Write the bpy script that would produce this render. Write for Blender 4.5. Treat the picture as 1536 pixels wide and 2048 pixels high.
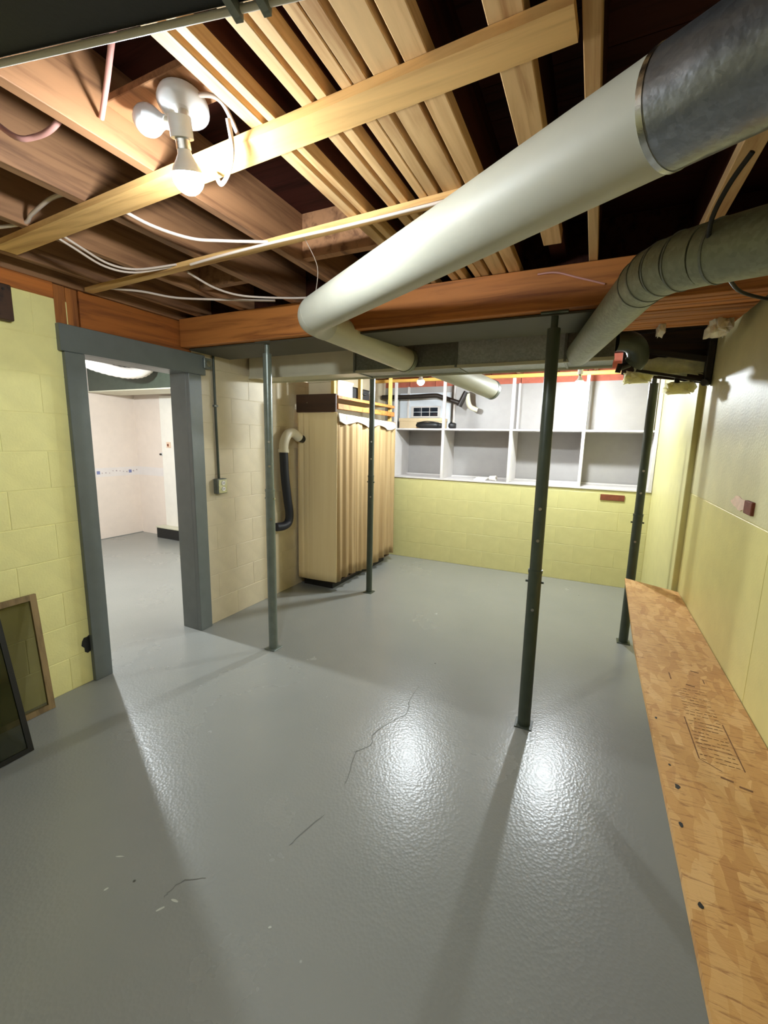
import bpy, bmesh, math, random
from mathutils import Vector, Matrix
random.seed(7)
S = bpy.context.scene
for o in list(bpy.data.objects): bpy.data.objects.remove(o)
COL = S.collection

# ------------------------------------------------------------------ camera
def cam_matrix(yaw, pitch, roll, loc):
    c, s = math.cos, math.sin
    Rz = Matrix(((c(yaw), -s(yaw), 0), (s(yaw), c(yaw), 0), (0, 0, 1)))
    B = Matrix(((1, 0, 0), (0, 0, -1), (0, 1, 0)))
    P = Matrix(((1, 0, 0), (0, c(pitch), -s(pitch)), (0, s(pitch), c(pitch))))
    R = Matrix(((c(roll), -s(roll), 0), (s(roll), c(roll), 0), (0, 0, 1)))
    M = R @ P @ B @ Rz
    r, d, f = M[0], M[1], M[2]
    m = Matrix(((r[0], -d[0], -f[0]), (r[1], -d[1], -f[1]), (r[2], -d[2], -f[2]))).to_4x4()
    m.translation = loc
    return m
cd = bpy.data.cameras.new('camera'); cam = bpy.data.objects.new('camera', cd); COL.objects.link(cam)
cam.matrix_world = cam_matrix(math.radians(-25.47), math.radians(9.488), math.radians(1.262), (0, 0, 1.5))
cd.sensor_fit = 'VERTICAL'; cd.sensor_height = 24; cd.sensor_width = 18; cd.lens = 24 * 863.3 / 2048
cd.clip_start = 0.02; cd.clip_end = 60
S.camera = cam
# ------------------------------------------------------------------ world and exposure
W = bpy.data.worlds.new('world'); S.world = W; W.use_nodes = True
W.node_tree.nodes['Background'].inputs[0].default_value = (0.9, 0.95, 1, 1)
W.node_tree.nodes['Background'].inputs[1].default_value = 0.02
S.view_settings.view_transform = 'Standard'; S.view_settings.look = 'None'
S.view_settings.gamma = 1; S.view_settings.use_curve_mapping = False
S.view_settings.exposure = 1.4
BULB = {'near': 12.5, 'mid': 26.0, 'far': 29.0, 'room': 66.0}      # watts of light from each bare bulb

# ------------------------------------------------------------------ helpers: materials
def lin(r, g, b):
    f = lambda v: (v / 255 / 12.92) if v / 255 <= 0.04045 else ((v / 255 + 0.055) / 1.055) ** 2.4
    return (f(r), f(g), f(b), 1)
class N:
    def __init__(s, name):
        s.m = bpy.data.materials.new(name); s.m.use_nodes = True; s.t = s.m.node_tree
        s.p = s.t.nodes['Principled BSDF']; s.x = 0
    def n(s, kind, **kw):
        q = s.t.nodes.new(kind); s.x += 1; q.location = (-200 * s.x, 0)
        for k, v in kw.items():
            if k in q.inputs.keys(): q.inputs[k].default_value = v
            else: setattr(q, k, v)
        return q
    def l(s, a, b): s.t.links.new(a, b)
    def coord(s, scale=(1, 1, 1), rot=(0, 0, 0), which='Object'):
        tc = s.n('ShaderNodeTexCoord'); mp = s.n('ShaderNodeMapping')
        mp.inputs['Scale'].default_value = scale; mp.inputs['Rotation'].default_value = rot
        s.l(tc.outputs[which], mp.inputs['Vector']); return mp.outputs[0]
    def noise(s, vec, scale=5, detail=4, rough=.55, dist=0):
        q = s.n('ShaderNodeTexNoise', Scale=scale, Detail=detail, Roughness=rough, Distortion=dist)
        s.l(vec, q.inputs['Vector']); return q.outputs['Fac']
    def ramp(s, fac, stops):
        q = s.n('ShaderNodeValToRGB'); e = q.color_ramp.elements
        while len(e) < len(stops): e.new(.5)
        for k, (p, c) in zip(e, stops): k.position = p; k.color = c
        s.l(fac, q.inputs[0]); return q.outputs[0]
    def mix(s, fac, a, b, mode='MIX'):
        q = s.n('ShaderNodeMix', data_type='RGBA', blend_type=mode)
        for v, i in ((fac, 0), (a, 6), (b, 7)):
            if hasattr(v, 'links'): s.l(v, q.inputs[i])
            else: q.inputs[i].default_value = v
        return q.outputs[2]
    def bump(s, h, strength=.3, dist=.01):
        q = s.n('ShaderNodeBump', Strength=strength, Distance=dist); s.l(h, q.inputs['Height'])
        s.l(q.outputs[0], s.p.inputs['Normal'])
    def set(s, **kw):
        for k, v in kw.items():
            i = s.p.inputs[k.replace('_', ' ')]
            if hasattr(v, 'links'): s.l(v, i)
            else: i.default_value = v
        return s.m
def G(v): return (v, v, v, 1)
def paint(name, col, rough=.5, var=.12, bumps=.25, scale=9, metal=0):
    a = N(name); c = a.coord()
    f = a.noise(c, scale, 6)
    dark = tuple(x * (1 - var) for x in col[:3]) + (1,); lite = tuple(min(1, x * (1 + var)) for x in col[:3]) + (1,)
    a.set(Base_Color=a.ramp(f, [(.3, dark), (.7, lite)]), Roughness=rough, Metallic=metal)
    if bumps: a.bump(a.noise(c, scale * 12, 5), bumps, .003)
    return a.m
def wood(name, axis, base, dark, rough=.65):
    a = N(name); sc = [14, 14, 14]; sc[axis] = .9
    c = a.coord(tuple(sc)); oi = a.n('ShaderNodeObjectInfo')
    add = a.n('ShaderNodeVectorMath', operation='MULTIPLY_ADD')
    a.l(oi.outputs['Random'], add.inputs[0]); add.inputs[1].default_value = (37, 37, 37); a.l(c, add.inputs[2])
    v = add.outputs[0]
    f = a.noise(v, 1.6, 7, .6, .6); g = a.noise(v, 6, 3)
    col = a.ramp(f, [(.32, dark), (.52, base), (.75, tuple(min(1, x * 1.15) for x in base[:3]) + (1,))])
    hv = a.n('ShaderNodeHueSaturation'); a.l(col, hv.inputs['Color'])
    mr = a.n('ShaderNodeMapRange'); a.l(oi.outputs['Random'], mr.inputs[0]); mr.inputs[3].default_value = .8; mr.inputs[4].default_value = 1.18
    a.l(mr.outputs[0], hv.inputs['Value'])
    a.set(Base_Color=hv.outputs[0], Roughness=rough); a.bump(g, .2, .002)
    return a.m
M = {}
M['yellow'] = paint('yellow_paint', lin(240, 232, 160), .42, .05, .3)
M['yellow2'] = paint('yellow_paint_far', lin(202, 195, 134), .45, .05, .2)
M['cream'] = paint('cream_paint', lin(206, 192, 162), .5, .05, .3)
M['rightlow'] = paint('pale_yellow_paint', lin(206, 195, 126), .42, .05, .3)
M['rightup'] = paint('upper_wall_sheen_paint', lin(202, 194, 146), .5, .07, .5, 7)  # wall yellow paled towards the bulb's whitish sheen
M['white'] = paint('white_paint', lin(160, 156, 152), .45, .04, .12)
M['shelfwhite'] = paint('shelf_white_paint', lin(206, 201, 197), .4, .04, .1)
M['border'] = paint('border_paper', lin(222, 214, 210), .7, .03, 0)
M['room'] = paint('other_room_paint', lin(226, 212, 200), .6, .03, .1)
M['grey'] = paint('grey_trim_paint', lin(104, 110, 108), .35, .08, .15)
M['post'] = paint('green_black_steel_paint', lin(62, 70, 58), .38, .12, .15, 14)
M['post_silver'] = paint('grey_steel_paint', lin(120, 128, 120), .32, .12, .15, 14, .35)
M['black'] = paint('black_paint', lin(22, 22, 22), .5, .2, .1)
M['blackiron'] = paint('black_iron', lin(30, 22, 16), .5, .2, .3)
M['steel'] = paint('bright_steel', lin(190, 190, 185), .25, .1, .1, 20, 1)
M['duct'] = paint('painted_duct', lin(188, 187, 172), .55, .06, .12, 4)
M['duct_olive'] = paint('dusty_duct_paint', lin(206, 202, 178), .42, .07, .12, 4)
M['plastic'] = paint('white_plastic', lin(235, 230, 220), .35, .03, 0)
M['ceramic'] = paint('glazed_porcelain', lin(225, 228, 230), .15, .03, 0)
M['pvc'] = paint('ivory_pvc', lin(228, 220, 200), .35, .04, 0)
M['hose'] = paint('dark_blue_rubber', lin(34, 38, 52), .5, .1, .15, 20)
M['cable'] = paint('white_cable_sheath', lin(214, 196, 182), .5, .05, 0)
M['pink'] = paint('pink_cable_sheath', lin(206, 150, 140), .5, .05, 0)
M['brick'] = paint('red_brick', lin(116, 58, 30), .8, .2, .6, 30)
M['rust'] = paint('red_brown_board', lin(178, 96, 74), .8, .15, .3, 12)
M['plaster'] = paint('chipped_plaster', lin(226, 196, 170), .7, .1, .6, 30)
M['box'] = paint('cream_cardboard', lin(214, 190, 150), .7, .06, .1)
M['cabinet_grey'] = paint('blue_grey_panel', lin(206, 212, 218), .5, .04, .1)
M['chip'] = paint('bare_concrete', lin(182, 182, 170), .8, .1, .2, 30)
M['stamp'] = paint('stamp_ink', lin(118, 80, 46), .8, .25, 0, 60)
M['darkwood'] = wood('dark_stained_wood', 0, lin(66, 40, 22), lin(36, 20, 10))
M['joist'] = wood('pine_joist', 1, lin(214, 176, 124), lin(176, 130, 80))
M['joist_old'] = wood('old_joist', 1, lin(158, 114, 78), lin(110, 74, 48))
M['strap'] = wood('pine_strapping', 0, lin(218, 174, 110), lin(180, 130, 72))
M['beam'] = wood('fir_beam', 0, lin(192, 120, 56), lin(136, 76, 30))
M['header'] = wood('header_lumber', 1, lin(180, 104, 40), lin(116, 60, 20))
M['cripple'] = wood('cripple_stud', 2, lin(184, 112, 50), lin(120, 66, 26))
M['dark_joist'] = wood('dark_old_joist', 1, lin(62, 32, 22), lin(38, 18, 12))
M['subfloor'] = wood('subfloor_plank', 0, lin(56, 26, 20), lin(34, 15, 11))
M['stud'] = wood('yellow_stud', 2, lin(226, 192, 112), lin(190, 146, 72))
M['plate'] = wood('top_plate_lumber', 0, lin(228, 176, 84), lin(190, 130, 56))
M['oldframe'] = wood('weathered_screen_frame', 2, lin(140, 116, 78), lin(96, 76, 48))
M['subfloor'].node_tree.nodes['Principled BSDF'].inputs['Specular IOR Level'].default_value = .08
M['dark_joist'].node_tree.nodes['Principled BSDF'].inputs['Specular IOR Level'].default_value = .1
def floor_mat():
    a = N('grey_floor_enamel'); c = a.coord()
    f = a.noise(c, 1.3, 6); g = a.noise(c, 26, 6, .6)
    col = a.ramp(f, [(.3, lin(136, 137, 131)), (.7, lin(143, 143, 136))])
    v = a.n('ShaderNodeTexVoronoi', Scale=5.5); a.l(c, v.inputs['Vector'])
    spk = a.ramp(v.outputs['Distance'], [(.016, G(1)), (.03, G(0))])
    pick = a.ramp(a.noise(c, 2.3, 2), [(.5, G(0)), (.58, G(1))])
    sp2 = a.mix(1.0, spk, pick, 'MULTIPLY')
    col = a.mix(sp2, col, lin(176, 176, 166))
    v2 = a.n('ShaderNodeTexVoronoi', Scale=3.1); a.l(c, v2.inputs['Vector'])
    col = a.mix(a.ramp(v2.outputs['Distance'], [(.010, G(1)), (.02, G(0))]), col, lin(74, 74, 68))
    a.set(Base_Color=col, Roughness=a.ramp(f, [(.3, G(.25)), (.7, G(.28))]))
    a.p.inputs['Specular IOR Level'].default_value = .5
    m1 = a.n('ShaderNodeMath', operation='MULTIPLY_ADD'); a.l(g, m1.inputs[0]); m1.inputs[1].default_value = .5
    w = a.n('ShaderNodeTexVoronoi', Scale=85); a.l(c, w.inputs['Vector'])
    a.l(w.outputs['Distance'], m1.inputs[2])
    a.bump(m1.outputs[0], .17, .003)
    return a.m
M['floor'] = floor_mat()
def osb_mat():
    a = N('oriented_strand_board')
    c0 = a.coord((1, 1, 1))
    cols = None
    for k, (rot, sc) in enumerate((((0, 0, .5), (38, 11, 1)), ((0, 0, -.7), (34, 10, 1)), ((0, 0, 1.5), (32, 11, 1)))):
        mp = a.n('ShaderNodeMapping'); mp.inputs['Rotation'].default_value = rot; mp.inputs['Scale'].default_value = sc
        mp.inputs['Location'].default_value = (k * 3.3, k * 1.7, 0)
        nz = a.n('ShaderNodeTexNoise', Scale=6, Detail=2); a.l(c0, nz.inputs['Vector'])
        ad = a.n('ShaderNodeVectorMath', operation='MULTIPLY_ADD'); a.l(nz.outputs['Color'], ad.inputs[0]); ad.inputs[1].default_value = (.05, .05, 0); a.l(c0, ad.inputs[2])
        a.l(ad.outputs[0], mp.inputs['Vector'])
        v = a.n('ShaderNodeTexVoronoi', Scale=1.0); v.voronoi_dimensions = '2D'; a.l(mp.outputs[0], v.inputs['Vector'])
        sep = a.n('ShaderNodeSeparateColor'); a.l(v.outputs['Color'], sep.inputs[0])
        c = a.ramp(sep.outputs[0], [(0, lin(186, 134, 74)), (.35, lin(200, 150, 86)), (.7, lin(210, 162, 98)), (1, lin(218, 174, 114))])
        if cols is None: cols = c; first = sep
        else: cols = a.mix(a.ramp(sep.outputs[1], [(.52, G(0)), (.56, G(.85))]), cols, c)
    st = a.n('ShaderNodeMapping'); st.inputs['Scale'].default_value = (9, 60, 1); st.inputs['Rotation'].default_value = (0, 0, .45); a.l(c0, st.inputs['Vector'])
    streak = a.noise(st.outputs[0], 1.5, 5, .65, .8)
    cols = a.mix(a.ramp(streak, [(.34, G(.7)), (.46, G(0))]), cols, lin(136, 82, 36))
    a.set(Base_Color=cols, Roughness=.55); a.bump(streak, .35, .003)
    return a.m
M['osb'] = osb_mat()
def galv(name, base, rough, metal):
    a = N(name); c = a.coord((1, 1, 1))
    v = a.n('ShaderNodeTexVoronoi', Scale=95); a.l(c, v.inputs['Vector'])
    sep = a.n('ShaderNodeSeparateColor'); a.l(v.outputs['Color'], sep.inputs[0])
    d = tuple(x * .62 for x in base[:3]) + (1,)
    col = a.mix(a.noise(c, 5, 4), a.ramp(sep.outputs[0], [(0, d), (1, base)]), d)
    a.set(Base_Color=col, Roughness=rough, Metallic=metal); a.bump(a.noise(c, 14, 4), .35, .012)
    return a.m
M['galv'] = galv('galvanised_sheet', lin(162, 166, 172), .34, .8)
M['galv_trunk'] = galv('bright_trunk_sheet', lin(196, 204, 206), .45, .15)
M['galv_dark'] = galv('dull_galvanised_sheet', lin(142, 148, 142), .48, .55)
M['galv_green'] = galv('dusty_galvanised_sheet', lin(160, 166, 146), .5, .3)
def cloth(name, base, dark):
    a = N(name); c = a.coord((16, 16, .8))
    f = a.noise(c, 1, 5)
    a.set(Base_Color=a.ramp(f, [(.3, dark), (.7, base)]), Roughness=.75); a.bump(f, .1, .004); return a.m
M['cloth'] = cloth('tan_fabric', lin(248, 226, 178), lin(240, 216, 164))
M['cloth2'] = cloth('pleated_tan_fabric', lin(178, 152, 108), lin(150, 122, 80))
M['vinyl'] = cloth('white_vinyl', lin(240, 234, 224), lin(226, 216, 204))
M['insul'] = paint('paper_faced_insulation', lin(238, 230, 176), .8, .18, .8, 18)
M['insul_white'] = paint('torn_paper_facing', lin(236, 224, 200), .8, .2, .8, 22)
for k_ in ('insul', 'insul_white'):
    p_ = M[k_].node_tree.nodes['Principled BSDF']; p_.inputs['Subsurface Weight'].default_value = .7; p_.inputs['Subsurface Radius'].default_value = (.06, .055, .04); p_.inputs['Subsurface Scale'].default_value = 1
def glass(name, col, alpha):
    a = N(name); a.set(Base_Color=col, Roughness=.08, Alpha=alpha); return a.m
M['glass'] = glass('dark_tinted_glass', lin(26, 32, 14), .62)
M['screen'] = glass('insect_mesh', lin(92, 84, 40), .45)
M['pane'] = glass('dark_window_pane', lin(30, 36, 44), 1)
def emis(name, watts, area, col=(.94, 1.02, 1.07, 1)):
    a = N(name); a.set(Base_Color=G(.9), Emission_Color=col, Emission_Strength=watts / (math.pi * area)); return a.m

# ------------------------------------------------------------------ helpers: meshes
WORLD = {}
class MB:
    def __init__(s): s.v = []; s.f = []; s.smooth = []
    def add(s, vs, fs, smooth=False):
        k = len(s.v); s.v += [tuple(p) for p in vs]
        for f in fs: s.f.append(tuple(i + k for i in f)); s.smooth.append(smooth)
        return s
    def box(s, a, b, ch=0.0):
        x0, x1 = sorted((a[0], b[0])); y0, y1 = sorted((a[1], b[1])); z0, z1 = sorted((a[2], b[2]))
        if ch <= 0:
            return s.add([(x0, y0, z0), (x1, y0, z0), (x1, y1, z0), (x0, y1, z0), (x0, y0, z1), (x1, y0, z1), (x1, y1, z1), (x0, y1, z1)],
                         [(0, 3, 2, 1), (4, 5, 6, 7), (0, 1, 5, 4), (1, 2, 6, 5), (2, 3, 7, 6), (3, 0, 4, 7)])
        bm = bmesh.new(); bmesh.ops.create_cube(bm, size=1)
        for v in bm.verts:
            v.co = ((x0 + x1) / 2 + v.co.x * (x1 - x0), (y0 + y1) / 2 + v.co.y * (y1 - y0), (z0 + z1) / 2 + v.co.z * (z1 - z0))
        bmesh.ops.bevel(bm, geom=bm.edges[:], offset=ch, segments=1, affect='EDGES')
        s.bm(bm); return s
    def bm(s, bm, smooth=False):
        bm.verts.index_update()
        s.add([v.co[:] for v in bm.verts], [[v.index for v in f.verts] for f in bm.faces], smooth); bm.free(); return s
    def bar(s, p, q, w, h, up=(0, 0, 1), ext=0):
        p = Vector(p); q = Vector(q); d = (q - p).normalized(); p = p - d * ext; q = q + d * ext
        u = Vector(up); r = d.cross(u).normalized(); u = r.cross(d).normalized()
        vs = []
        for e in (p, q):
            for a, b in ((-1, -1), (1, -1), (1, 1), (-1, 1)): vs.append(e + r * a * w / 2 + u * b * h / 2)
        return s.add(vs, [(3, 2, 1, 0), (4, 5, 6, 7), (0, 1, 5, 4), (1, 2, 6, 5), (2, 3, 7, 6), (3, 0, 4, 7)])
    def tube(s, pts, r, n=16, cap=True, smooth=True):
        pts = [Vector(p) for p in pts]; m = len(pts); rs = r if isinstance(r, (list, tuple)) else [r] * m
        t0 = (pts[1] - pts[0]).normalized(); a = t0.orthogonal().normalized(); vs = []
        for i in range(m):
            t = (pts[min(i + 1, m - 1)] - pts[max(i - 1, 0)]).normalized()
            a = (a - t * a.dot(t)).normalized(); b = t.cross(a)
            for k in range(n):
                g = 2 * math.pi * k / n; vs.append(pts[i] + (a * math.cos(g) + b * math.sin(g)) * rs[i])
        fs = [(i * n + k, i * n + (k + 1) % n, (i + 1) * n + (k + 1) % n, (i + 1) * n + k) for i in range(m - 1) for k in range(n)]
        s.add(vs, fs, smooth)
        if cap:
            c0 = [vs[k] for k in range(n)]; c1 = [vs[(m - 1) * n + k] for k in range(n)]
            s.add(c0, [tuple(reversed(range(n)))]); s.add(c1, [tuple(range(n))])
        return s
    def lathe(s, base, axis, prof, n=20, smooth=True):
        base = Vector(base); ax = Vector(axis).normalized()
        return s.tube([base + ax * h for h, _ in prof], [max(r, 1e-4) for _, r in prof], n, True, smooth)
    def build(s, name, mat, parent=None, label=None):
        me = bpy.data.meshes.new(name)
        c = Vector((sum(v[0] for v in s.v), sum(v[1] for v in s.v), sum(v[2] for v in s.v))) / len(s.v)
        me.from_pydata([Vector(v) - c for v in s.v], [], s.f)
        me.polygons.foreach_set('use_smooth', s.smooth); me.update()
        me.materials.append(M[mat] if isinstance(mat, str) else mat)
        o = bpy.data.objects.new(name, me); COL.objects.link(o)
        place(o, c, parent)
        if label: o['label'] = label
        return o
def place(o, c, parent=None):
    WORLD[o.name] = Vector(c)
    if parent: o.parent = parent; o.location = Vector(c) - WORLD[parent.name]
    else: o.location = c
def tag(o, label=None, cat=None, group=None, kind=None):
    if label: o['label'] = label
    if cat: o['category'] = cat
    if group: o['group'] = group
    if kind: o['kind'] = kind
    return o
def thing(name, loc, label=None, cat=None, group=None, kind=None):
    o = bpy.data.objects.new(name, None); COL.objects.link(o); o.empty_display_size = .05
    place(o, loc); return tag(o, label, cat, group, kind)
def inst(src, name, loc, parent, scale=None):
    o = bpy.data.objects.new(name, src); COL.objects.link(o); place(o, loc, parent)
    if scale: o.scale = scale
    return o
def arc(center, a, b, r, n=8):
    a = Vector(a); b = Vector(b); c = Vector(center)
    return [c + (a * math.cos(t) + b * math.sin(t)) * r for t in [math.pi / 2 * i / n for i in range(n + 1)]]
def fillet(p0, p1, p2, r, n=8):
    p0, p1, p2 = Vector(p0), Vector(p1), Vector(p2)
    d0 = (p0 - p1).normalized(); d1 = (p2 - p1).normalized()
    a = p1 + d0 * r; b = p1 + d1 * r
    return [a * (1 - t) ** 2 + p1 * 2 * t * (1 - t) + b * t * t for t in [i / n for i in range(n + 1)]]
def smoothpath(pts, n=6):
    pts = [Vector(p) for p in pts]; out = []
    for i in range(len(pts) - 1):
        p0 = pts[max(i - 1, 0)]; p1 = pts[i]; p2 = pts[i + 1]; p3 = pts[min(i + 2, len(pts) - 1)]
        for k in range(n):
            t = k / n
            out.append(.5 * ((2 * p1) + (p2 - p0) * t + (2 * p0 - 5 * p1 + 4 * p2 - p3) * t * t + (-p0 + 3 * p1 - 3 * p2 + p3) * t ** 3))
    out.append(pts[-1]); return out
_bm = {}
def block_mesh(w, h, axis, sign, mat):
    """one painted concrete block: bevelled face, 2 mm proud of its mortar bed; face normal = sign*axis"""
    key = (round(w, 3), round(h, 3), axis, sign, mat)
    if key in _bm: return _bm[key]
    i = .002; t0, t1 = -.02, .0
    q = []
    for (ww, hh, d) in ((w, h, t0), (w, h, t1 - .0014), (w - 2 * i, h - 2 * i, t1)):
        for a, b in ((-1, -1), (1, -1), (1, 1), (-1, 1)):
            u, z, n = a * ww / 2, b * hh / 2, d * sign
            q.append((n, u, z) if axis == 0 else (u, n, z))
    fs = [(8, 9, 10, 11)] + [(k, (k + 1) % 4, 4 + (k + 1) % 4, 4 + k) for k in range(4)] + [(4 + k, 4 + (k + 1) % 4, 8 + (k + 1) % 4, 8 + k) for k in range(4)]
    me = bpy.data.meshes.new('concrete_block'); me.from_pydata(q, [], fs)
    b = bmesh.new(); b.from_mesh(me); bmesh.ops.recalc_face_normals(b, faces=b.faces[:])
    # outward check: the front face must look along sign*axis
    b.faces.ensure_lookup_table()
    if b.faces[0].normal[axis] * sign < 0: bmesh.ops.reverse_faces(b, faces=b.faces[:])
    b.to_mesh(me); b.free(); me.materials.append(M[mat]); _bm[key] = me
    return me
def blocks(parent, axis, sign, face, u0, u1, z0, z1, mat, shift=0.0, mat_fn=None):
    L, Hh, J = .4, .2, .0035
    row = 0; z = z0
    while z < z1 - .02:
        h = min(Hh, z1 - z); off = shift + (.2 if row % 2 else 0)
        k = math.floor((u0 - off) / L); u = off + k * L
        while u < u1:
            a = max(u, u0); b = min(u + L, u1)
            if b - a > .03:
                me = block_mesh(b - a - J, h - J, axis, sign, mat_fn(row) if mat_fn else mat)
                loc = (face + sign * random.uniform(0, .0005), (a + b) / 2, z + h / 2) if axis == 0 else ((a + b) / 2, face + sign * random.uniform(0, .0005), z + h / 2)
                inst(me, 'concrete_block', loc, parent)
            u += L
        z += Hh; row += 1

# ================================================================== STRUCTURE
XL, XR, YK, YB, ZJ, ZC = -2.65, .605, 5.08, 5.53, 2.285, 2.49
fl = MB().box((-6.7, -1.4, -.12), (.9, 5.7, 0)).build('floor', 'floor'); tag(fl, kind='structure')
def ribbon(pts, w, z=.0007, mat='stamp', name='crack'):
    pts = smoothpath(pts, 4); vs = []; fs = []
    for i, p in enumerate(pts):
        d = (pts[min(i + 1, len(pts) - 1)] - pts[max(i - 1, 0)]).normalized(); nrm = Vector((-d.y, d.x, 0))
        j = Vector((random.uniform(-1, 1), random.uniform(-1, 1), 0)) * w * .9
        ww = w * random.uniform(.5, 1.1) * (.4 if i in (0, len(pts) - 1) else 1)
        p = Vector((p.x, p.y, 0)) + j
        vs += [(p + nrm * ww / 2 + Vector((0, 0, z)))[:], (p - nrm * ww / 2 + Vector((0, 0, z)))[:]]
        if i: fs.append((2 * i - 2, 2 * i - 1, 2 * i + 1, 2 * i))
    return MB().add(vs, fs).build(name, mat, fl)
M['crack'] = paint('floor_crack_dirt', lin(104, 104, 97), .8, .1, 0)
for pts in ([(-.836, 2.329), (-.836, 2.165), (-.803, 2.049), (-.843, 1.955), (-.889, 1.817), (-.869, 1.722), (-.921, 1.637)],
            [(-.907, 1.663), (-.875, 1.534), (-.85, 1.448)], [(-.844, 1.279), (-.875, 1.187), (-.887, 1.11)],
            [(-1.064, .885), (-1.123, .842), (-1.142, .799), (-1.139, .774)]):
    ribbon([(x, y, 0) for x, y in pts], .0045, mat='crack')
for (x, y, a, w, h) in ((-1.098, .783, .2, .03, .008), (-1.119, .744, 1.0, .035, .009), (-1.403, .799, .5, .03, .006), (-1.333, .707, 1.3, .016, .008), (-.77, .86, .8, .012, .008)):
    c, s_ = math.cos(a), math.sin(a); vs = []
    for k in range(8):
        g = k * math.pi / 4; rr = random.uniform(.7, 1.1); u, v = w / 2 * rr * math.cos(g), h / 2 * rr * math.sin(g)
        vs.append((x + u * c - v * s_, y + u * s_ + v * c, .0006))
    MB().add(vs, [tuple(range(8))]).build('paint_chip', 'chip', fl)

# left wall: near yellow part (Y up to the door), far cream part
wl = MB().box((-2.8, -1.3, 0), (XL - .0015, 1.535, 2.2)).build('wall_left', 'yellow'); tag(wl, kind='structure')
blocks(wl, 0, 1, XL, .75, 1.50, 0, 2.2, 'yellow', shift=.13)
wl2 = MB().box((-2.8, 2.27, 0), (XL - .0015, 5.6, 2.285)).build('wall_left_far', 'cream'); tag(wl2, kind='structure')
blocks(wl2, 0, 1, XL, 2.30, 4.0, 0, 2.2, 'cream', shift=.27)
# broken hole next to the casing
hv = []
for k in range(16):
    g = 2 * math.pi * k / 16; rr = random.uniform(.72, 1.1)
    hv.append((XL + .0025, 1.45 + .046 * rr * math.cos(g), .246 + .064 * rr * math.sin(g)))
hb = [(XL - .001, y, z) for _, y, z in hv]
MB().add(hv + hb, [tuple(range(16))] + [(k, 16 + k, 16 + (k + 1) % 16, (k + 1) % 16) for k in range(16)]).build('broken_hole', 'black', wl, 'jagged black hole broken in the block beside the door frame')

# right wall: near part (lower yellow, upper the same yellow paled for bulb sheen) and far part standing 35 mm proud
wr = MB().box((XR + .003, -1.3, 0), (.8, 3.46, ZC)).build('wall_right', 'rightlow'); tag(wr, kind='structure')
def wpanel(name, y0, y1, z0, z1, mat):
    return MB().box((XR, y0, z0), (XR + .02, y1, z1), .0015).build(name, mat, wr)
wpanel('wall_panel', -1.28, 1.973, 0, 1.196, 'rightlow'); wpanel('wall_panel', 1.977, 3.438, 0, 1.196, 'rightlow')
wpanel('wall_panel', -1.28, 3.438, 1.2, 2.48, 'rightup')
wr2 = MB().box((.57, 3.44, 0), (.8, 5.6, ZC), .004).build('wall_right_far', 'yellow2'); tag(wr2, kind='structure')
# exposed bricks where the paint has gone
MB().box((XR - .012, 2.19, 1.228), (XR + .02, 2.285, 1.283), .003).build('brick', 'brick', wr, 'red-brown brick end showing in a chipped patch')
pv = []
for k in range(18):
    g = 2 * math.pi * k / 18; rr = random.uniform(.75, 1.15); pv.append((XR - .003, 2.38 + .125 * rr * math.cos(g), 1.255 + .03 * rr * math.sin(g)))
MB().add(pv + [(XR + .004, y, z) for _, y, z in pv], [tuple(range(18))] + [(k, 18 + k, 18 + (k + 1) % 18, (k + 1) % 18) for k in range(18)]).build('chipped_patch', 'plaster', wr)

# knee wall with ledge, back wall over it
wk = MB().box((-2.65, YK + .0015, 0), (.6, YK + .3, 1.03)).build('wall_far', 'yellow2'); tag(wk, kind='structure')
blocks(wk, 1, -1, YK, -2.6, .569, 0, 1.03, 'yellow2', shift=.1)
MB().box((.11, YK - .012, .925), (.335, YK + .01, .985), .002).build('brick', 'brick', wk, 'bare red-brown brick in the yellow block wall')
wb = MB().box((-2.65, YB, .9), (.6, YB + .1, 2.2)).build('wall_back', 'white'); tag(wb, kind='structure')
for k in range(9):
    MB().box((-2.65 + k * .36, YB + .002 + .004 * (k % 2), 2.2), (-2.65 + k * .36 + .352, YB + .1, ZC)).build('rim_board', 'rust', wb)
wn = MB().box((-2.8, -1.4, 0), (.8, -1.3, ZC)).build('wall_near', 'cream'); tag(wn, kind='structure')

# other room beyond the door
for nm, a, b in (('wall_room_far', (-6.35, .2, 0), (-6.25, 4.45, 2.4)), ('wall_room_right', (-6.25, 4.35, 0), (-2.8, 4.45, 2.4)), ('wall_room_left', (-6.25, .1, 0), (-2.8, .2, 2.4))):
    o = MB().box(a, b).build(nm, 'room'); tag(o, kind='structure')
MB().box((-5.665, 4.325, .0), (-5.0, 4.35, 2.05), .003).build('door_panel', 'plastic', bpy.data.objects['wall_room_right'])
o = MB().box((-6.35, .1, 2.4), (-2.65, 4.45, 2.5)).build('ceiling_room', 'subfloor'); tag(o, kind='structure')
bb = MB().box((-6.25, .2, 0), (-6.238, 4.35, .006)).build('baseboard_room', 'grey'); tag(bb, kind='structure')

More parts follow.
